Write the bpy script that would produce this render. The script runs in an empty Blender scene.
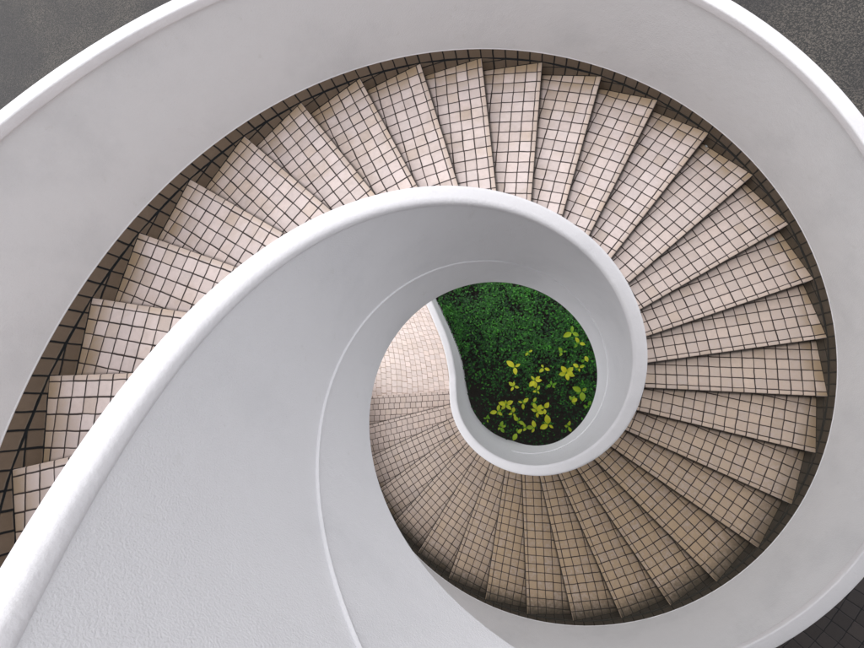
import bpy, math, random
from mathutils import Matrix, Vector
random.seed(7)
sc = bpy.context.scene
COL = sc.collection
PI = math.pi
SHADE_ROOFY = -1.35  # front edge of the unseen overhang that shades the lower right

# ------------------------------------------------------------------ stair constants (metres)
TH0, DT, RISE = 3.34723, 0.18921, 0.16        # angle of step 0, angle per step, riser height
RN, RW = 2.984, 2.989                         # nosing corner radius, outer wall face radius
T_TOP, T_END = -10.0, 34.0
Z_TOP, Z_LAND, Z_GROUND = 1.6, -5.6, -5.75
TILE = 0.1035

def ang(t): return TH0 - DT*t
def zb(t): return max(min(-RISE*t, Z_TOP), Z_LAND)

# ------------------------------------------------------------------ object helpers
def link(o): COL.objects.link(o); return o
def mesh_obj(name, verts, faces, mat, parent=None, uvs=None, uv2=None, uv3=None, smooth=False, mats=None, mi=None):
    me = bpy.data.meshes.new(name)
    me.from_pydata([tuple(v) for v in verts], [], faces)
    if uvs is not None:
        l = me.uv_layers.new(name='UVMap')
        k = 0
        for f in uvs:
            for c in f: l.data[k].uv = c; k += 1
    if uv2 is not None:
        l = me.uv_layers.new(name='Edge')
        k = 0
        for f in uv2:
            for c in f: l.data[k].uv = c; k += 1
    if uv3 is not None:
        l = me.uv_layers.new(name='Back')
        k = 0
        for f in uv3:
            for c in f: l.data[k].uv = c; k += 1
    for m in (mats or [mat]): me.materials.append(m)
    if mi is not None:
        for p, i in zip(me.polygons, mi): p.material_index = i
    if smooth:
        for p in me.polygons: p.use_smooth = True
    me.update()
    o = link(bpy.data.objects.new(name, me))
    if parent is not None: o.parent = parent
    return o
def empty(name, loc=(0, 0, 0)):
    o = link(bpy.data.objects.new(name, None)); o.location = loc; o.empty_display_size = .2
    return o
def tag(o, label, cat, group=None, kind=None):
    o['label'] = label; o['category'] = cat
    if group: o['group'] = group
    if kind: o['kind'] = kind
    return o

# ------------------------------------------------------------------ node helpers
class NT:
    def __init__(s, name):
        s.m = bpy.data.materials.new(name); s.m.use_nodes = True
        s.t = s.m.node_tree; s.n = s.t.nodes; s.l = s.t.links
        s.b = s.n['Principled BSDF']
    def node(s, ty, **kw):
        n = s.n.new(ty)
        for k, v in kw.items(): setattr(n, k, v)
        return n
    def set(s, sock, v):
        if isinstance(v, (int, float)): sock.default_value = v
        elif isinstance(v, (tuple, list)): sock.default_value = v
        else: s.l.new(v, sock)
    def math(s, op, a, b=None, c=None, clamp=False):
        n = s.node('ShaderNodeMath', operation=op, use_clamp=clamp)
        s.set(n.inputs[0], a)
        if b is not None: s.set(n.inputs[1], b)
        if c is not None: s.set(n.inputs[2], c)
        return n.outputs[0]
    def vmath(s, op, a, b=None, sc=None):
        n = s.node('ShaderNodeVectorMath', operation=op)
        s.set(n.inputs[0], a)
        if b is not None: s.set(n.inputs[1], b)
        if sc is not None: s.set(n.inputs['Scale'], sc)
        return n.outputs[0]
    def noise(s, vec, scale, detail=4, rough=.5, out=0):
        n = s.node('ShaderNodeTexNoise'); s.l.new(vec, n.inputs['Vector'])
        n.inputs['Scale'].default_value = scale; n.inputs['Detail'].default_value = detail; n.inputs['Roughness'].default_value = rough
        return n.outputs[out]
    def mix(s, f, a, b, ty='MIX'):
        n = s.node('ShaderNodeMix', data_type='RGBA', blend_type=ty)
        s.set(n.inputs[0], f); s.set(n.inputs[6], a); s.set(n.inputs[7], b)
        return n.outputs[2]
    def ramp(s, v, lo, hi, a=0., b=1.):
        n = s.node('ShaderNodeMapRange', interpolation_type='SMOOTHSTEP'); n.clamp = True
        s.set(n.inputs[0], v); n.inputs[1].default_value = lo; n.inputs[2].default_value = hi
        n.inputs[3].default_value = a; n.inputs[4].default_value = b
        return n.outputs[0]
    def bump(s, h, strength, dist, normal=None):
        n = s.node('ShaderNodeBump'); s.l.new(h, n.inputs['Height'])
        n.inputs['Strength'].default_value = strength; n.inputs['Distance'].default_value = dist
        if normal is not None: s.l.new(normal, n.inputs['Normal'])
        return n.outputs[0]
    def sep(s, v):
        n = s.node('ShaderNodeSeparateXYZ'); s.l.new(v, n.inputs[0]); return n.outputs
    def comb(s, x, y, z=0.):
        n = s.node('ShaderNodeCombineXYZ'); s.set(n.inputs[0], x); s.set(n.inputs[1], y); s.set(n.inputs[2], z); return n.outputs[0]

def c4(c): return (c[0], c[1], c[2], 1.0)

def paint(name, col, rough_grain, grain_scale=70., stain=.5):
    m = NT(name)
    P = m.node('ShaderNodeTexCoord').outputs['Object']
    big = m.noise(P, 1.6, 5, .6)
    mid = m.noise(P, 9., 5, .65)
    f = m.math('MULTIPLY', m.ramp(big, .45, .75), stain)
    c = m.mix(f, c4(col), c4((col[0]*.88, col[1]*.885, col[2]*.89)))
    f2 = m.math('MULTIPLY', m.ramp(mid, .62, .75), stain*.5)
    c = m.mix(f2, c, c4((col[0]*.84, col[1]*.83, col[2]*.8)))
    # small scuffs
    sp = m.noise(P, 38., 3, .7)
    f3 = m.math('MULTIPLY', m.ramp(sp, .70, .76), .35*stain)
    c = m.mix(f3, c, c4((col[0]*.6, col[1]*.58, col[2]*.55)))
    m.l.new(c, m.b.inputs['Base Color'])
    m.b.inputs['Roughness'].default_value = .7
    g = m.noise(P, grain_scale, 3, .55)
    g2 = m.noise(P, 5., 3, .5)
    n1 = m.bump(g2, .18, .03)
    n2 = m.bump(g, rough_grain, .006, n1)
    m.l.new(n2, m.b.inputs['Normal'])
    return m.m

WALLPAINT = paint('white_plaster', (.745, .75, .765), .35, 110., .8)
ROUGHPAINT = paint('rough_white_plaster', (.745, .742, .762), .45, 190., .7)
CAPPAINT = paint('white_coping_paint', (.765, .755, .775), .45, 60., .7)

def tile_mat(name, base, tan, grout, tan_amt=1.0, stagger=0.0, gw=.052, rough=.34, wob=.05, pv=.17, back=False):
    """square ceramic mosaic; UVMap in tile units, Edge = (metres from outer end, metres from nosing)"""
    m = NT(name)
    uvn = m.node('ShaderNodeUVMap', uv_map='UVMap').outputs[0]
    edn = m.node('ShaderNodeUVMap', uv_map='Edge').outputs[0]
    P = m.node('ShaderNodeTexCoord').outputs['Object']
    wv = m.noise(P, 11., 2, .5, out=1)
    wv = m.vmath('SUBTRACT', wv, (.5, .5, .5))
    uv = m.vmath('ADD', uvn, m.vmath('SCALE', wv, sc=wob*2))
    x, y, _ = m.sep(uv)
    row = m.math('FLOOR', y)
    if stagger:
        wn = m.node('ShaderNodeTexWhiteNoise', noise_dimensions='1D'); m.l.new(row, wn.inputs['W'])
        x = m.math('ADD', x, m.math('MULTIPLY', wn.outputs[0], stagger))
    colx = m.math('FLOOR', x)
    # hand-set tiles: every tile a hair off its place
    wn2 = m.node('ShaderNodeTexWhiteNoise', noise_dimensions='3D')
    m.l.new(m.comb(colx, row, 3.), wn2.inputs['Vector'])
    r1, r2, r3 = m.sep(wn2.outputs['Color'])
    fx = m.math('FRACT', x); fy = m.math('FRACT', y)
    dx = m.math('SUBTRACT', .5, m.math('ABSOLUTE', m.math('SUBTRACT', fx, m.math('ADD', .5, m.math('MULTIPLY', m.math('SUBTRACT', r1, .5), .03)))))
    dy = m.math('SUBTRACT', .5, m.math('ABSOLUTE', m.math('SUBTRACT', fy, m.math('ADD', .5, m.math('MULTIPLY', m.math('SUBTRACT', r2, .5), .03)))))
    # rounded minimum of the two
    d = m.math('SMOOTH_MIN', dx, dy, .05)
    cover = m.ramp(d, gw*.55, gw*1.25)
    fine = m.noise(P, 260., 3, .6)
    mott = m.noise(P, 26., 4, .6)
    big = m.noise(P, 3.2, 4, .6)
    v = m.math('ADD', 1.0 - pv*.5, m.math('MULTIPLY', r3, pv))
    v = m.math('MULTIPLY', v, m.math('ADD', .86, m.math('MULTIPLY', mott, .28)))
    v = m.math('MULTIPLY', v, m.math('ADD', .90, m.math('MULTIPLY', fine, .2)))
    b0 = m.mix(m.math('MULTIPLY', r1, .35), c4(base), c4((base[0]*1.02, base[1]*.95, base[2]*.88)))
    # dirt ground in along the outer end, the nosing and the back of each step
    ex, ey, _ = m.sep(edn)
    e1 = m.ramp(m.math('ADD', m.math('ADD', ex, m.math('MULTIPLY', mott, -.16)), m.math('MULTIPLY', r3, .16)), -.06, .26, 1., 0.)
    e2 = m.math('MULTIPLY', m.ramp(m.math('ADD', ey, m.math('MULTIPLY', mott, -.05)), -.01, .03, 1., 0.), .45)
    e3 = m.math('MULTIPLY', m.ramp(big, .45, .72), .35)
    tan_shift = m.node('ShaderNodeAttribute', attribute_type='OBJECT', attribute_name='tan_shift').outputs['Fac']
    e4 = m.math('MULTIPLY', tan_shift, m.ramp(m.math('ADD', mott, m.math('MULTIPLY', r3, .25)), .30, .70, .55, 1.))  # per-step shift toward tan
    e = m.math('MULTIPLY', m.math('MAXIMUM', m.math('MAXIMUM', m.math('MAXIMUM', e1, e2), e3), e4), tan_amt, clamp=True)
    b1 = m.mix(e, b0, c4(tan))
    # tiles swapped over the years: a few are browner
    odd = m.math('MULTIPLY', m.math('GREATER_THAN', r2, .94), .30*tan_amt)
    b1 = m.mix(odd, b1, c4(tan))
    vv = m.comb(v, v, v)
    b2 = m.vmath('MULTIPLY', b1, vv)
    gd = m.mix(m.ramp(mott, .4, .65), c4(grout), c4((grout[0]*1.3, grout[1]*1.2, grout[2]*1.1)))
    c = m.mix(cover, gd, b2)
    # grime plus painted-in shade under the next riser; outer ends darken low down
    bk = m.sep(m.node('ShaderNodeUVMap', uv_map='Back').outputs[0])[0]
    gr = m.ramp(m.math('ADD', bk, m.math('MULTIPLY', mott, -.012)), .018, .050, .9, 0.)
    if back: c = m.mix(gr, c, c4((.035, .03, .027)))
    enddk = m.node('ShaderNodeAttribute', attribute_type='OBJECT', attribute_name='end_dark').outputs['Fac']
    ga = m.math('MULTIPLY', m.ramp(m.math('ADD', ex, m.math('MULTIPLY', mott, -.22)), -.14, .17, 1., 0.), enddk)
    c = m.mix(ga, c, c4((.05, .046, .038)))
    m.l.new(c, m.b.inputs['Base Color'])
    m.l.new(m.math('ADD', rough, m.math('MULTIPLY', m.math('SUBTRACT', 1., cover), .5)), m.b.inputs['Roughness'])
    m.b.inputs['Specular IOR Level'].default_value = .35
    h = m.math('ADD', m.ramp(d, gw*.4, gw*2.0), m.math('MULTIPLY', fine, .10))
    # each tile tilts slightly
    h = m.math('ADD', h, m.math('MULTIPLY', m.math('SUBTRACT', fx, .5), m.math('MULTIPLY', m.math('SUBTRACT', r2, .5), .5)))
    h = m.math('ADD', h, m.math('MULTIPLY', m.math('SUBTRACT', fy, .5), m.math('MULTIPLY', m.math('SUBTRACT', r1, .5), .5)))
    m.l.new(m.bump(h, .8, .003), m.b.inputs['Normal'])
    return m.m

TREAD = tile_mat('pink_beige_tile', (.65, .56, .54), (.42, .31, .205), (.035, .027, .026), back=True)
SKIRT = tile_mat('brown_skirting_tile', (.175, .135, .10), (.20, .145, .09), (.008, .010, .012), .3, gw=.065)
LOWT = tile_mat('staggered_beige_tile', (.62, .52, .49), (.48, .37, .27), (.06, .045, .035), .7, stagger=1.0, gw=.045, back=True)
LANDT = tile_mat('landing_beige_tile', (.74, .64, .605), (.62, .50, .40), (.33, .24, .18), .6, stagger=1.0, gw=.04, wob=.09)

# ------------------------------------------------------------------ sweeps along the stair
RC = 1.005
def circ_frame(t, rc):
    a = ang(t); d = Vector((math.cos(a), math.sin(a)))
    return (d*rc, d, zb(t), t)
def path_frames(pts, t0, z_to=None):
    """Catmull-Rom frames through pts; normal = left of travel"""
    out = []
    P = [Vector(p) for p in pts]
    P = [P[0]*2-P[1]] + P + [P[-1]*2-P[-2]]
    L = 0; prev = None
    for i in range(1, len(P)-2):
        for k in range(6):
            u = k/6
            a, b, c, d = P[i-1], P[i], P[i+1], P[i+2]
            p = .5*((2*b)+(c-a)*u+(2*a-5*b+4*c-d)*u*u+(3*b-a-3*c+d)*u**3)
            tg = .5*((c-a)+2*(2*a-5*b+4*c-d)*u+3*(3*b-a-3*c+d)*u*u)
            tg.normalize()
            if prev is not None: L += (p-prev).length
            prev = p
            out.append((p, Vector((-tg.y, tg.x)), max(-RISE*(t0+L/.19), Z_LAND), t0+L/.19))
    return out
def frange(a, b, s):
    n = max(1, round((b-a)/s)); return [a+(b-a)*i/n for i in range(n+1)]
inner_pts = [(-1.003, -.10), (-1.028, .04), (-1.078, .40), (-1.165, .74), (-1.30, 1.08), (-1.44, 1.40), (-1.62, 1.75), (-1.85, 2.15), (-2.15, 2.6), (-2.5, 3.0)]
outer_pts = [(-3.02, -.05), (-3.03, .5), (-3.08, 1.1), (-3.25, 1.8), (-3.55, 2.5), (-3.95, 3.2), (-4.4, 3.9)]
T_START = -15.0
inner_fr = [circ_frame(t, RC) for t in frange(T_START, 33.6, .2)] + path_frames(inner_pts, 33.77)
outer_fr = [circ_frame(t, 3.02) for t in frange(T_START, 33.6, .2)] + path_frames(outer_pts[:2], 34.2)[:3]

def sweep(name, frames, prof, mat, parent, smooth=True, cap=True, sharp=None):
    """prof(t) -> closed list of (offset along normal, height above pitch line)"""
    V, F = [], []
    n = None
    for (c, d, z, t) in frames:
        pr = prof(t) if callable(prof) else prof
        n = len(pr)
        for (r, h) in pr:
            hh = h if not isinstance(h, tuple) else h[0]-z     # (abs z,) -> absolute height
            V.append((c.x+d.x*r, c.y+d.y*r, z+hh))
    m = len(frames)
    for i in range(m-1):
        for j in range(n):
            k = (j+1) % n
            F.append((i*n+j, i*n+k, (i+1)*n+k, (i+1)*n+j))
    if cap:
        F.append(tuple(range(n))[::-1]); F.append(tuple((m-1)*n+j for j in range(n)))
    o = mesh_obj(name, V, F, mat, parent)
    if smooth:
        me = o.data
        for p in me.polygons: p.use_smooth = True
        import bmesh
        bm = bmesh.new(); bm.from_mesh(me)
        bmesh.ops.recalc_face_normals(bm, faces=bm.faces)
        for e in bm.edges:
            if len(e.link_faces) == 2 and e.calc_face_angle(0) > math.radians(38): e.smooth = False
        bm.to_mesh(me); bm.free()
    return o

def rounded_box(r0, r1, h0, h1, rad, seg=5):
    out = []
    for (cx, cy, a0) in ((r1-rad, h1-rad, 0), (r0+rad, h1-rad, 90), (r0+rad, h0+rad, 180), (r1-rad, h0+rad, 270)):
        for i in range(seg+1):
            a = math.radians(a0+90*i/seg)
            out.append((cx+rad*math.cos(a), cy+rad*math.sin(a)))
    return out
def circle_prof(r, h, rad, n=10): return [(r+rad*math.cos(2*PI*i/n), h+rad*math.sin(2*PI*i/n)) for i in range(n)]

stair = empty('spiral_staircase', (0, 0, Z_GROUND))
tag(stair, 'white walled spiral staircase with pink beige mosaic tile steps winding round the planted well', 'staircase')
stair_inv = Matrix.Translation((0, 0, -Z_GROUND))
PARTS = []
def under(o):            # parent keeping world place
    o.parent = stair; o.matrix_parent_inverse = stair_inv; return o

# inner balustrade wall -------------------------------------------------------
def inner_bottom(t):
    base = -.625 - .001*max(0, t)
    if t > 22.5:
        k = min(1, (t-22.5)/4.8)**2; zabs = (1-k)*(zb(t)+base) + k*(Z_GROUND-.1)
        return min(zabs-zb(t), base) if zabs > Z_GROUND-.1 else Z_GROUND-.1-zb(t)
    return base
def inner_prof(t):
    b = inner_bottom(t)
    return [(-.058, b), (.040, b), (.040, 1.01), (-.056, 1.01)]
# refine vertically so the plaster face is one clean strip
ib = under(sweep('inner_parapet', inner_fr, inner_prof, ROUGHPAINT, None))
ib['label'] = 'low white plastered wall round the well, grainy where it comes nearest'
icap = sweep('coping', inner_fr, rounded_box(-.064, .052, .995, 1.072, .030, 5), CAPPAINT, ib)
ibead = sweep('moulding', [f for f in inner_fr if f[3] < 27], circle_prof(-.058, .016, .010), ROUGHPAINT, ib)

# outer balustrade wall ------------------------------------------------------
RO = 3.02
ob_prof = lambda t: [(-.031, (-.62 if t < 31 else Z_GROUND-.1-zb(t))), (.045, (-.62 if t < 31 else Z_GROUND-.1-zb(t))), (.045, 1.0), (-.034, 1.0)]
ob = under(sweep('outer_parapet', outer_fr, ob_prof, WALLPAINT, None))
ob['label'] = 'tall smooth white outer wall curving round the steps'
ocap = sweep('coping', outer_fr, rounded_box(-.053, .055, .985, 1.048, .011, 4), CAPPAINT, ob)
olip = sweep('moulding', outer_fr, circle_prof(-.030, .106, .006, 8), CAPPAINT, ob)

# tiled skirting: a sloping band one tile high, all along the outer wall
def skirt_ex(t): return max(-.06, min(.45, .42-t*.021))  # edge value falls down the flight, so lower skirting mixes darker
def skirting_band():
    V, F, U, E = [], [], [], []
    slope = math.atan2(RISE, DT*2.987); cs, sn = math.cos(slope), math.sin(slope)
    ts = frange(T_START, 36, .125)
    for t in ts:
        a = ang(t); z = zb(t)
        for (r, h) in ((2.9865, .104), (2.9865, -.004), (2.992, -.004)):
            V.append((r*math.cos(a), r*math.sin(a), z+h))
    for i in range(len(ts)-1):
        for j in range(2):
            F.append((i*3+j, i*3+3+j, i*3+4+j, i*3+1+j))
            q = []
            for (ii, jj) in ((i, j), (i+1, j), (i+1, j+1), (i, j+1)):
                s = DT*2.987*ts[ii]; h = (.104, -.004, -.012)[jj]
                q.append((s/.113, h/.108-.02))
            U.append(q); E.append([(skirt_ex(ts[ii]), 1) for ii in (i, i+1, i+1, i)])
    return mesh_obj('tile_skirting', V, F, SKIRT, ob, U, E)
sk = skirting_band(); sk['label'] = 'sloping row of brown square tiles along the foot of the outer wall'
def skirting_steps():
    V, F, U, E = [], [], [], []
    for k in range(-9, 36):
        zt = zb(k) if k <= 34 else Z_LAND
        a0, a1 = ang(k), ang(k-1)
        p0 = Vector((RN*math.cos(a0), RN*math.sin(a0))); p1 = Vector((RN*math.cos(a1), RN*math.sin(a1)))
        L = (p1-p0).length
        b = len(V)
        z0, z1 = zb(k), zb(k-1)
        V += [(p0.x, p0.y, zt-.03), (p1.x, p1.y, zt-.03), (p1.x, p1.y, z1+.0), (p0.x, p0.y, z0+.0)]
        # ledge to the wall
        q0 = p0.normalized()*2.991; q1 = p1.normalized()*2.991; qm = (p0+p1).normalized()*2.991
        V += [(q1.x, q1.y, z1), (qm.x, qm.y, (z0+z1)/2), (q0.x, q0.y, z0)]
        F.append((b, b+1, b+2, b+3)); o = 17*k
        U.append([(o+0, -.3), (o+L/.113, -.3), (o+L/.113, (z1-zt)/.104), (o, (z0-zt)/.104)])
        F.append((b+3, b+2, b+4, b+5, b+6)); U.append([(.0, .0)]*5)
        E += [[(skirt_ex(k), 1)]*4, [(skirt_ex(k), 1)]*5]
    return mesh_obj('tile_skirting', V, F, SKIRT, ob, U, E)
sk2 = skirting_steps(); sk['end_dark'] = .85; sk2['end_dark'] = .9
sk2['label'] = 'dark wedges of tile filling between each step and the sloping skirting row'

# sloping underside slab
sl_fr = [circ_frame(t, RO) for t in frange(T_START, 33.6, .25)]
under(sweep('soffit_slab', sl_fr, [(-.02, -.50), (-1.985, -.50), (-1.985, -.27), (-.02, -.27)], WALLPAINT, None))

# steps ----------------------------------------------------------------------
def make_step(k):
    """tread k: nosing on the radial line k, back tucked under step k-1"""
    z = zb(k)
    a = ang(k); d = Vector((math.cos(a), math.sin(a)))        # outward along nosing
    back = Vector((-d.y, d.x))                                # towards the step above (counter-clockwise)
    ab = ang(k-1); db = Vector((math.cos(ab), math.sin(ab)))
    bb = Vector((-db.y, db.x))
    ri = 1.03; ov = .02
    A = d*RN; B = d*ri
    C = db*ri + bb*ov; D = db*RN*math.cos(0) + bb*ov
    D = D*(RN/ D.length)
    ch = .005
    jz = random.uniform(-.0012, .0012)
    tilt = random.uniform(-.0015, .0015)
    shift = random.uniform(-.25, .25); vsh = random.uniform(-.06, .06)
    nose = .045 + random.uniform(-.008, .008)
    def uv(p):
        x = RN - p.dot(d); y = p.dot(back)
        # outer end is a chord: measure columns from it
        return (x, y)
    V = []; F = []; U = []; E = []; B3 = []
    O = 40*k+400
    def corner(p, zz): V.append((p.x, p.y, zz)); return len(V)-1
    Ai = A - d*.002 + back*ch; Bi = B + back*ch
    D_ = D; C_ = C
    # top
    idx = [corner(Ai, z+jz), corner(D_, z+jz+tilt), corner(C_, z+jz), corner(Bi, z+jz-tilt)]
    def uvt(p):
        x, y = uv(p); return (O + x/TILE + .04 + shift*0, 60 + (y-nose)/TILE)
    chord = (D_-Ai).normalized()
    def edg(p):
        v = p-Ai; dist = abs(v.x*chord.y - v.y*chord.x)
        return (dist, p.dot(back))
    F.append(tuple(idx)); ps = [Ai, D_, C_, Bi]
    U.append([uvt(p) for p in ps]); E.append([edg(p) for p in ps]); B3.append([(-(p.dot(bb))+.020, 0) for p in ps])
    # chamfer
    i2 = [corner(A, z-ch), corner(B, z-ch)]
    F.append((i2[0], idx[0], idx[3], i2[1])); U.append([uvt(p) for p in (A, Ai, Bi, B)]); E.append([(1, 0), (1, 0), (1, 0), (1, 0)])
    # riser
    zr = z-RISE-.03 if k < 34 else Z_LAND-.05
    set_b = back*.020; lip = z-.030
    l0 = [corner(A, lip), corner(B, lip)]; l1 = [corner(A+set_b, lip), corner(B+set_b, lip)]
    i3 = [corner(A+set_b, zr), corner(B+set_b, zr)]
    F.append((i2[0], i2[1], l0[1], l0[0])); U.append([(O, 90.5), (O+19, 90.5), (O+19, 90.7), (O, 90.7)]); E.append([(1, 0)]*4)
    F.append((l0[0], l0[1], l1[1], l1[0])); U.append([(O, 90.0)]*4); E.append([(1, 1)]*4)
    F.append((l1[0], l1[1], i3[1], i3[0]))
    def uvr(p, h): return (O + (RN-p.dot(d))/TILE + .04, 90 + h/TILE)
    U.append([uvr(A, -ch-.0), uvr(B, -ch), uvr(B, zr-z), uvr(A, zr-z)]); E.append([(0, .0), (0, .0), (0, .14), (0, .14)])
    # outer end, inner end, back, bottom
    i4 = [corner(D_, zr), corner(C_, zr)]
    F.append((idx[0], i2[0], l0[0], l1[0], i3[0], i4[0], idx[1])); U.append([(.5, .5)]*7); E.append([(1, 1)]*7)
    F.append((i4[0], i4[1], idx[2], idx[1])); U.append([(.5, .5)]*4); E.append([(1, 1)]*4)
    F.append((i3[0], i3[1], i4[1], i4[0])); U.append([(.5, .5)]*4); E.append([(1, 1)]*4)
    F.append((i2[1], idx[3], idx[2], i4[1], i3[1], l1[1], l0[1])); U.append([(.5, .5)]*7); E.append([(1, 1)]*7)
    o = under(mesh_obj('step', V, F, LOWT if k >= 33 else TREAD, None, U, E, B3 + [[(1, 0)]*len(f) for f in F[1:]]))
    o['tan_shift'] = max(0., min(1., (k-13)/9.)) if k < 28 else max(.4, .95-(k-27)*.1)  # share of tan mixed in, rising down the flight
    o['end_dark'] = max(0., min(.9, (k-18)/5.)) if k < 31 else max(0., .9-(k-30)*.3)  # darkening of the outer ends, strongest on the lower steps
    return o
for k in range(-9, 35): make_step(k)

# top landing (behind and above the camera)
def strip_floor(name, fr, r0, r1, z, mat, parent, th=.12):
    V, F, U, E = [], [], [], []
    s = 0; prev = None; S = []
    n = 8
    for (a, b) in fr:
        if prev is not None: s += (((a+b)*.5)-prev).length
        prev = (a+b)*.5; S.append(s)
        for j in range(n+1):
            p = a.lerp(b, j/n); V.append((p.x, p.y, z))
    m = n+1
    for i in range(len(fr)-1):
        for j in range(n):
            q = (i*m+j, i*m+j+1, (i+1)*m+j+1, (i+1)*m+j)
            F.append(q)
            qq = []
            for (ii, jj) in ((i, j), (i, j+1), (i+1, j+1), (i+1, j)):
                a, b = fr[ii]; w = (b-a).length
                qq.append((S[ii]/TILE+200, jj/n*w/TILE+100))
            U.append(qq)
            ee = []
            for (ii, jj) in ((i, j), (i, j+1), (i+1, j+1), (i+1, j)):
                a, b = fr[ii]; w = (b-a).length; x = jj/n*w
                ee.append((min(x, w-x), 1))
            E.append(ee)
    return mesh_obj(name, V, F, mat, parent, U, E)
fr = []
for t in frange(T_START, -9.9, .25):
    a = ang(t); d = Vector((math.cos(a), math.sin(a))); fr.append((d*1.04, d*2.986))
under(strip_floor('upper_landing', fr, 0, 0, Z_TOP, LANDT, None))

# ------------------------------------------------------------------ the foot of the stair
pf_i = path_frames(inner_pts, 33.77); pf_o = path_frames(outer_pts, 34.2)
fr = []
for u in range(48):
    fi = u/47*(len(pf_i)-1); i = int(min(fi, len(pf_i)-2)); w = fi-i
    a = pf_i[i][0].lerp(pf_i[i+1][0], w) + pf_i[i][1].lerp(pf_i[i+1][1], w)*.035
    fo = u/47*(len(pf_o)-1); i = int(min(fo, len(pf_o)-2)); w = fo-i
    b = pf_o[i][0].lerp(pf_o[i+1][0], w) - pf_o[i][1].lerp(pf_o[i+1][1], w)*.028
    fr.append((a, b))
d = Vector((math.cos(ang(33.8)), math.sin(ang(33.8))))
fr.insert(0, (d*1.03, d*2.985))
lf = strip_floor('landing_floor', fr, 0, 0, Z_LAND, LANDT, None)
lf['kind'] = 'structure'

# ------------------------------------------------------------------ ground
def gravel_mat():
    m = NT('exposed_pebble_ground')
    P = m.node('ShaderNodeTexCoord').outputs['Object']
    vo = m.node('ShaderNodeTexVoronoi'); m.l.new(P, vo.inputs['Vector']); vo.inputs['Scale'].default_value = 55.
    n1 = m.noise(P, 60., 4, .75)
    big = m.noise(P, .45, 3, .5)
    cr = m.sep(vo.outputs['Color'])
    v = m.math('MULTIPLY', m.ramp(cr[0], .35, .95), m.ramp(n1, .35, .7, .4, 1.))
    c = m.mix(v, c4((.022, .021, .020)), c4((.14, .122, .105)))
    dark_patch = m.ramp(big, .40, .62)  # broad darker patches from coarse noise
    c = m.mix(m.math('MULTIPLY', dark_patch, .55), c, c4((.022, .021, .023)))
    m.l.new(c, m.b.inputs['Base Color'])
    m.b.inputs['Roughness'].default_value = .8
    m.l.new(m.bump(m.math('SUBTRACT', 1., vo.outputs['Distance']), .7, .01), m.b.inputs['Normal'])
    return m.m
g = mesh_obj('ground', [(-150, -150, Z_GROUND), (150, -150, Z_GROUND), (150, 150, Z_GROUND), (-150, 150, Z_GROUND)], [(0, 1, 2, 3)], gravel_mat())
g['kind'] = 'structure'
PAV = tile_mat('dark_paving_tile', (.040, .034, .033), (.034, .029, .027), (.014, .014, .016), .3, gw=.035, rough=.6, pv=.4)
def paving():
    # concentric rings of dark paving on the right of the stair
    V, F, U, E = [], [], [], []
    R0, R1 = 2.2, 13.0
    A = frange(math.radians(-110), math.radians(38), math.radians(2.5)); RR = frange(R0, R1, .6)
    for a in A:
        for r in RR: V.append((r*math.cos(a), r*math.sin(a), Z_GROUND+.004))
    n = len(RR)
    for i in range(len(A)-1):
        for j in range(n-1):
            F.append((i*n+j, i*n+j+1, (i+1)*n+j+1, (i+1)*n+j))
            U.append([(A[x]*6.0/.21, RR[y]/.21) for (x, y) in ((i, j), (i, j+1), (i+1, j+1), (i+1, j))])
            E.append([(1, 1)]*4)
    return mesh_obj('pavement', V, F, PAV, None, U, E)
pv = paving(); pv['kind'] = 'structure'

# ------------------------------------------------------------------ planted well
def soil_mat():
    m = NT('dark_soil'); P = m.node('ShaderNodeTexCoord').outputs['Object']
    n = m.noise(P, 30., 5, .7)
    c = m.mix(n, c4((.008, .008, .007)), c4((.035, .028, .02)))
    m.l.new(c, m.b.inputs['Base Color']); m.b.inputs['Roughness'].default_value = .95
    m.l.new(m.bump(n, 1., .03), m.b.inputs['Normal'])
    return m.m
path_in = [(f[0].x, f[0].y) for f in path_frames(inner_pts, 34)]
def inside_bed(x, y, marg=.07):
    if y < -.08:
        r = math.hypot(x, y)
        # lower wall closes the bed on the stair side only (t > 25)
        a = math.atan2(y, x)
        if a < math.radians(-80): return r < .93
        return r < 2.0
    for (px, py) in path_in:
        if abs(py-y) < .07: return x > px+marg and math.hypot(x, y) < 2.9
    return x > -1.2 and math.hypot(x, y) < 2.9 if y < 2.9 else False
V = []
N = 64
bedpoly = []
for i in range(N):
    a = math.radians(-80) + (math.radians(200))*i/(N-1)
    bedpoly.append((2.75*math.cos(a), 2.75*math.sin(a)))
bedpoly += [(x+.02, y) for (x, y) in reversed(path_in) if y < 2.3]
for i in range(12):
    a = math.radians(185 + i*8); bedpoly.append((.96*math.cos(a), .96*math.sin(a)))
soil = mesh_obj('planting_soil', [(x, y, Z_GROUND+.05) for x, y in bedpoly], [tuple(range(len(bedpoly)))], soil_mat())
soil['kind'] = 'structure'

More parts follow.
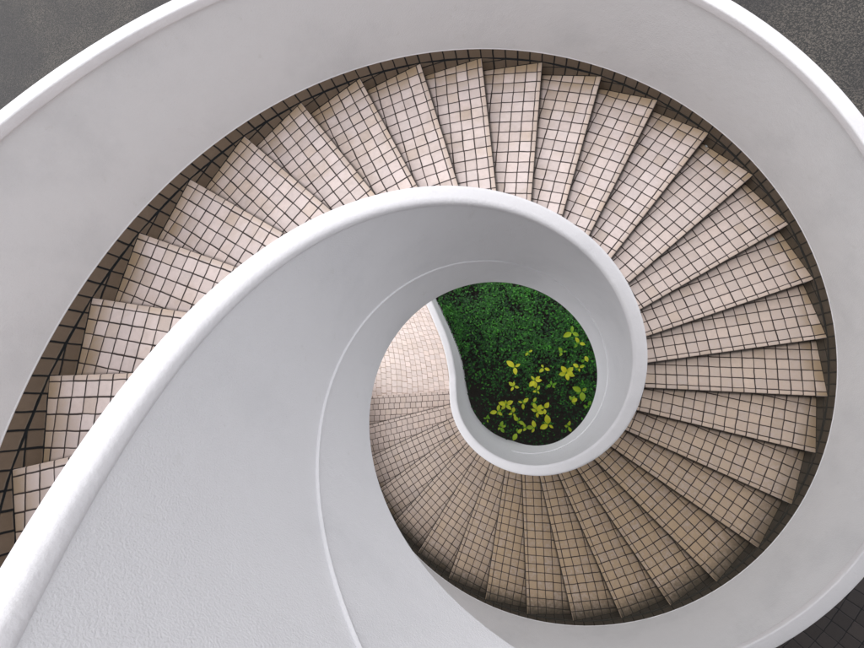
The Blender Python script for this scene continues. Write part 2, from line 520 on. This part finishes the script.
def leaf_mat(name, c0, c1, rough=.4, trans=.25, dk=.4):
    m = NT(name)
    at = m.node('ShaderNodeAttribute', attribute_name='tone').outputs['Fac']
    P = m.node('ShaderNodeTexCoord').outputs['Object']
    n = m.noise(P, 40., 3, .5)
    c = m.mix(at, c4(c0), c4(c1))
    c = m.mix(m.math('MULTIPLY', n, dk), c, c4((c0[0]*.7, c0[1]*.7, c0[2]*.7)))
    m.l.new(c, m.b.inputs['Base Color']); m.b.inputs['Roughness'].default_value = rough
    tr = m.node('ShaderNodeBsdfTranslucent'); m.l.new(c, tr.inputs[0])
    mx = m.node('ShaderNodeMixShader'); mx.inputs[0].default_value = trans
    m.l.new(m.b.outputs[0], mx.inputs[1]); m.l.new(tr.outputs[0], mx.inputs[2])
    m.l.new(mx.outputs[0], m.n['Material Output'].inputs[0])
    return m.m
GREEN = leaf_mat('small_green_leaf', (.004, .045, .011), (.10, .50, .035), .5, .3)
YEL = leaf_mat('yellow_green_leaf', (.16, .42, .02), (.88, .84, .035), .45, .35, .1)
STEM = leaf_mat('green_stem', (.03, .06, .02), (.05, .08, .02))

def leaf(V, F, T, base, yaw, pitch, L, W, tone, droop=.25, segs=3):
    """pointed oval leaf with a fold along its midrib"""
    f = Vector((math.cos(yaw)*math.cos(pitch), math.sin(yaw)*math.cos(pitch), math.sin(pitch)))
    s = Vector((-math.sin(yaw), math.cos(yaw), 0))
    n = f.cross(s)*-1 if f.cross(s).z < 0 else f.cross(s)
    b = len(V)
    for i in range(segs+1):
        u = i/segs
        w = W*.5*math.sin(PI*min(1, (u*.92+.05)))**.8 if 0 < i < segs else W*.04
        c = base + f*(L*u) - Vector((0, 0, droop*L*u*u))
        V.append(c + s*w + n*w*.35); V.append(c); V.append(c - s*w + n*w*.35)
    for i in range(segs):
        F.append((b+3*i, b+3*i+1, b+3*i+4, b+3*i+3)); F.append((b+3*i+1, b+3*i+2, b+3*i+5, b+3*i+4))
        T.extend([tone, tone])
def finish_leaves(name, V, F, T, mat, parent=None):
    me = bpy.data.meshes.new(name); me.from_pydata([tuple(v) for v in V], [], F); me.materials.append(mat)
    a = me.attributes.new('tone', 'FLOAT', 'FACE'); a.data.foreach_set('value', T)
    for p in me.polygons: p.use_smooth = True
    o = link(bpy.data.objects.new(name, me))
    if parent is not None: o.parent = parent
    return o

from mathutils import noise as mn
V, F, T = [], [], []
cnt = 0; tries = 0
while cnt < 22000 and tries < 400000:
    tries += 1
    x = random.uniform(-2.2, 2.6); y = random.uniform(-1.3, 2.8)
    if not inside_bed(x, y): continue
    # lush towards the far side, thin and low nearer the wall foot
    lush = .18 + .95*max(0, min(1, (y - (-.35) + .25*x)/1.3))
    cl = mn.noise(Vector((x*3.2, y*3.2, 0)))*.5+.5
    cl2 = mn.noise(Vector((x*9, y*9, 4)))*.5+.5
    if random.random() > lush*(.06+2.6*(cl*cl2)**1.4): continue
    hgt = .08 + .22*lush*(.4+.6*cl) * random.uniform(.5, 1)**.5
    z = Z_GROUND + .04 + hgt
    tone = min(1, max(0, abs(random.gauss(.0, .30)) - .08 + (cl-.5)*.5 + (lush-.6)*.2))
    if random.random() < .05: tone = random.uniform(.7, 1.0)
    leaf(V, F, T, Vector((x, y, z)), random.uniform(0, 2*PI), random.uniform(-.3, .7), random.uniform(.03, .066), random.uniform(.02, .036), tone, segs=2)
    cnt += 1
gc = finish_leaves('ground_cover', V, F, T, GREEN)
tag(gc, 'dense bed of tiny dark green leaves filling the bottom of the stairwell', 'plants', kind='stuff')

# camera numbers, also used to find where each shoot stands in the bed
CAM_P = Vector((.03941, -.19352, 1.95542)); RX, RY, FPX = .17922, .21356, 410.23564
ROTM = Matrix.Rotation(RY, 3, 'Y') @ Matrix.Rotation(RX, 3, 'X')
def at(px, py, z):
    d = ROTM @ Vector(((px-432)/FPX, -(py-324)/FPX, -1.0))
    return CAM_P + d*((z-CAM_P.z)/d.z)

# (x, y in the survey picture, leaves, leaf length, tone, label)
SH = [
 (514.7, 367, 3, .13, .85, 'three-leaved yellow shoot standing apart at the upper left of the yellow plants'),
 (513.9, 386.5, 4, .085, .75, 'small four-leaved yellow shoot just below the three-leaved one on the left'),
 (528.5, 352, 2, .09, .55, 'small two-leaved green yellow shoot highest in the middle, against the dark leaves'),
 (544, 368, 3, .09, .8, 'three-leaved pale yellow shoot right of the centre gap, above the middle cluster'),
 (534.7, 380.5, 5, .12, .92, 'bright yellow five-leaved shoot in the very middle of the yellow plants'),
 (537, 391, 3, .075, .7, 'little three-leaved shoot right under the bright middle one'),
 (551.5, 385.5, 4, .09, .15, 'darker green four-leaved shoot between the middle cluster and the big right cluster'),
 (566.5, 373, 6, .15, .88, 'largest yellow shoot with long broad leaves at right of the bed'),
 (579, 367.5, 3, .09, .7, 'three-leaved shoot touching the right side of the largest yellow shoot'),
 (585.5, 358.5, 1, .10, .8, 'single yellow leaf lying out near the right wall'),
 (582, 391.5, 3, .13, .4, 'upright lime green shoot near the right wall, below the largest shoot'),
 (573.5, 400.5, 1, .16, .95, 'one big rounded bright yellow leaf at the lower right'),
 (588, 406, 2, .09, .1, 'small green shoot close against the right wall foot'),
 (523, 403, 3, .09, .65, 'three-leaved lime shoot left of the lower centre'),
 (533, 402.5, 2, .10, .6, 'two-leaved lime shoot beside the three-leaved lower centre one'),
 (537, 412, 4, .11, .85, 'orange tinged yellow shoot at lower centre'),
 (544.7, 408.5, 3, .11, .8, 'three-leaved yellow shoot touching the right of the orange tinged one'),
 (548.5, 424.5, 3, .13, .85, 'low yellow shoot with two long leaves near the bottom wall'),
 (568.5, 426.5, 3, .085, .55, 'small lone shoot at the lower right by the bottom wall'),
 (518.5, 421, 2, .10, .5, 'two-leaved green yellow shoot under the leafy left rosette'),
 (517, 433, 2, .12, .45, 'lime green shoot lowest of all, closest to the bottom wall'),
 (526, 427.5, 3, .10, .45, 'lime shoot just above and right of the lowest one'),
 (534.7, 428, 2, .10, .8, 'small yellow shoot at the bottom centre'),
 (506, 404.5, 7, .105, .7, 'leafy seven-leaved lime rosette at the left of the yellow plants'),
 (513, 413, 3, .09, .6, 'three-leaved lime shoot touching the right side of the leafy rosette'),
 (497.5, 411.5, 3, .12, .72, 'shoot with one big round yellow leaf left of the rosette'),
 (500.5, 427, 4, .09, .2, 'dull green four-leaved shoot at the lower left of the bed'),
 (487, 419, 3, .08, .15, 'small dull green shoot leftmost of all by the lower wall'),
 (572, 332.5, 3, .13, .35, 'lime green shoot highest up along the right wall'),
 (579, 343, 2, .14, .8, 'broad yellow leaf pair by the right wall, under the highest lime shoot'),
 (562.5, 352, 3, .09, .25, 'dull green shoot left of the broad yellow pair'),
]
for (px, py, nl, L, tone, lab) in SH:
    top = -5.24 + random.uniform(-.04, .04)
    p = at(px, py, top)
    root = empty('leafy_shoot', (p.x, p.y, Z_GROUND+.05))
    tag(root, lab, 'plant', 'yellow green shoots in the planted well')
    hh = top-(Z_GROUND+.05)
    V, F, T = [], [], []
    y0 = random.uniform(0, 2*PI)
    for i in range(nl):
        yaw = y0 + i*2.4 + random.uniform(-.35, .35) if nl > 3 else y0 + i*2*PI/max(nl, 2.6) + random.uniform(-.3, .3)
        LL = L*random.uniform(.62, 1.25)
        base = Vector((math.cos(yaw)*.012, math.sin(yaw)*.012, hh-.012*i))
        leaf(V, F, T, base, yaw, random.uniform(.1, .5), LL, LL*random.uniform(.48, .62), min(1, max(0, tone+random.uniform(-.22, .15))), .25, segs=5)
    if nl == 1: V = [v-Vector((math.cos(y0), math.sin(y0), 0))*L*.5 for v in V]
    # small lower leaves, greener
    for i in range(3):
        yaw = random.uniform(0, 2*PI)
        leaf(V, F, T, Vector((0, 0, hh*.6)), yaw, .1, L*.55, L*.3, max(0, tone-.75), .25, segs=4)
    finish_leaves('foliage', V, F, T, YEL, root)
    sv, sf = [], []
    for j in range(4):
        h = hh*j/3; r = .006-.001*j; ox = .012*math.sin(j*1.7); 
        for q in range(6): sv.append((ox*(j < 3)+r*math.cos(q*PI/3), r*math.sin(q*PI/3), h))
    for j in range(3):
        for q in range(6): sf.append((j*6+q, j*6+(q+1) % 6, j*6+6+(q+1) % 6, j*6+6+q))
    so = mesh_obj('stem', sv, sf, STEM, root)

# two scraps blown into the back corners of steps
SCRAP = paint('pale_scrap', (.42, .45, .46), .5, 80., .3)
for (px, py, z, lab) in ((706.6, 145.8, -2.24, 'upper of two tiny pale scraps, in a back corner at the upper right'),
                         (772.8, 239.2, -2.56, 'lower of two tiny pale scraps, in a back corner at the right')):
    p = at(px, py, z); V = []; F = []
    n = 9
    for j in range(3):
        for i in range(n):
            a = 2*PI*i/n; r = (.017, .012, .004)[j]*random.uniform(.6, 1.25)
            V.append((r*math.cos(a)*1.4, r*math.sin(a), .001+(0, .006, .009)[j]+random.uniform(0, .002)))
    for j in range(2):
        for i in range(n): F.append((j*n+i, j*n+(i+1) % n, (j+1)*n+(i+1) % n, (j+1)*n+i))
    F.append(tuple(2*n+i for i in range(n)))
    o = mesh_obj('scrap', V, F, SCRAP); o.location = (p.x, p.y, z)
    tag(o, lab, 'litter', 'pale scraps on the steps')
# ------------------------------------------------------------------ unseen block added to shade the lower right of the stair
def box(V, F, x0, x1, y0, y1, z0, z1):
    b = len(V)
    V += [(x, y, z) for z in (z0, z1) for (x, y) in ((x0, y0), (x1, y0), (x1, y1), (x0, y1))]
    F += [(b, b+3, b+2, b+1), (b+4, b+5, b+6, b+7)] + [(b+i, b+(i+1) % 4, b+4+(i+1) % 4, b+4+i) for i in range(4)]
bld = empty('shade_building', (6, -9, Z_GROUND))
tag(bld, 'unseen pale block with a flat overhang, added to shade the lower right of the staircase', 'shade_building')
def bpart(name, boxes, mat):
    V, F = [], []
    for b in boxes: box(V, F, *b)
    o = mesh_obj(name, V, F, mat, bld); o.matrix_parent_inverse = Matrix.Translation((-6, 9, -Z_GROUND)); return o
CONC = paint('pale_concrete', (.42, .41, .40), .5, 40., .6)
bpart('wall', [(-3, 12, -9.3, -9.002, Z_GROUND, 4.6)], CONC)
bpart('floor_slab', [(-3, 12, -9, -4.6, 1.3, 1.58)], CONC)
bpart('shade_roof', [(-3.5, 12.5, -9.8, SHADE_ROOFY, 4.6, 4.85)], CONC)  # unseen overhang, depth set by the shade wanted at lower right
for x in (-2.6, 4.2, 11.): bpart('column', [(x, x+.35, -5.6, -5.25, Z_GROUND, 1.3), (x, x+.35, -5.6, -5.25, 1.58, 4.6)], CONC)
# ------------------------------------------------------------------ light
w = bpy.data.worlds.new('World'); sc.world = w; w.use_nodes = True
nt = w.node_tree
sky = nt.nodes.new('ShaderNodeTexSky'); sky.sky_type = 'NISHITA'; sky.sun_disc = False
SUN_EL, SUN_AZ = math.radians(66), math.radians(165)     # azimuth measured from +X
sky.sun_elevation = SUN_EL; sky.sun_rotation = PI/2 - SUN_AZ
sky.air_density = 1.0; sky.dust_density = 2.0; sky.ozone_density = 1.0
hs = nt.nodes.new('ShaderNodeHueSaturation'); hs.inputs['Saturation'].default_value = .04
nt.links.new(sky.outputs[0], hs.inputs['Color'])
bg = nt.nodes['Background']; # an even layer of bright cloud over the sky
mxs = nt.nodes.new('ShaderNodeMix'); mxs.data_type = 'RGBA'; mxs.inputs[0].default_value = .5
nt.links.new(hs.outputs[0], mxs.inputs[6]); mxs.inputs[7].default_value = (5.2, 5.2, 5.5, 1)
nt.links.new(mxs.outputs[2], bg.inputs[0]); bg.inputs[1].default_value = .15
sl = bpy.data.lights.new('sun', 'SUN'); sl.energy = .5; sl.angle = math.radians(80); sl.color = (1, .965, .92)
so = link(bpy.data.objects.new('sun', sl))
dirv = Vector((math.cos(SUN_EL)*math.cos(SUN_AZ), math.cos(SUN_EL)*math.sin(SUN_AZ), math.sin(SUN_EL)))
so.rotation_euler = dirv.to_track_quat('Z', 'Y').to_euler(); so.location = (0, 0, 12)

# ------------------------------------------------------------------ camera
cam = bpy.data.cameras.new('camera'); co = link(bpy.data.objects.new('camera', cam))
cam.sensor_width = 36; cam.sensor_fit = 'HORIZONTAL'; cam.lens = FPX/864*36; cam.clip_start = .02; cam.clip_end = 600
co.matrix_world = Matrix.Translation(CAM_P) @ ROTM.to_4x4()
sc.camera = co
vs = sc.view_settings
vs.view_transform = 'Standard'; vs.look = 'None'; vs.gamma = 1; vs.use_curve_mapping = False; vs.exposure = 1.0
sc.render.resolution_x = 1024; sc.render.resolution_y = 768
sc.cycles.max_bounces = 8; sc.cycles.diffuse_bounces = 6
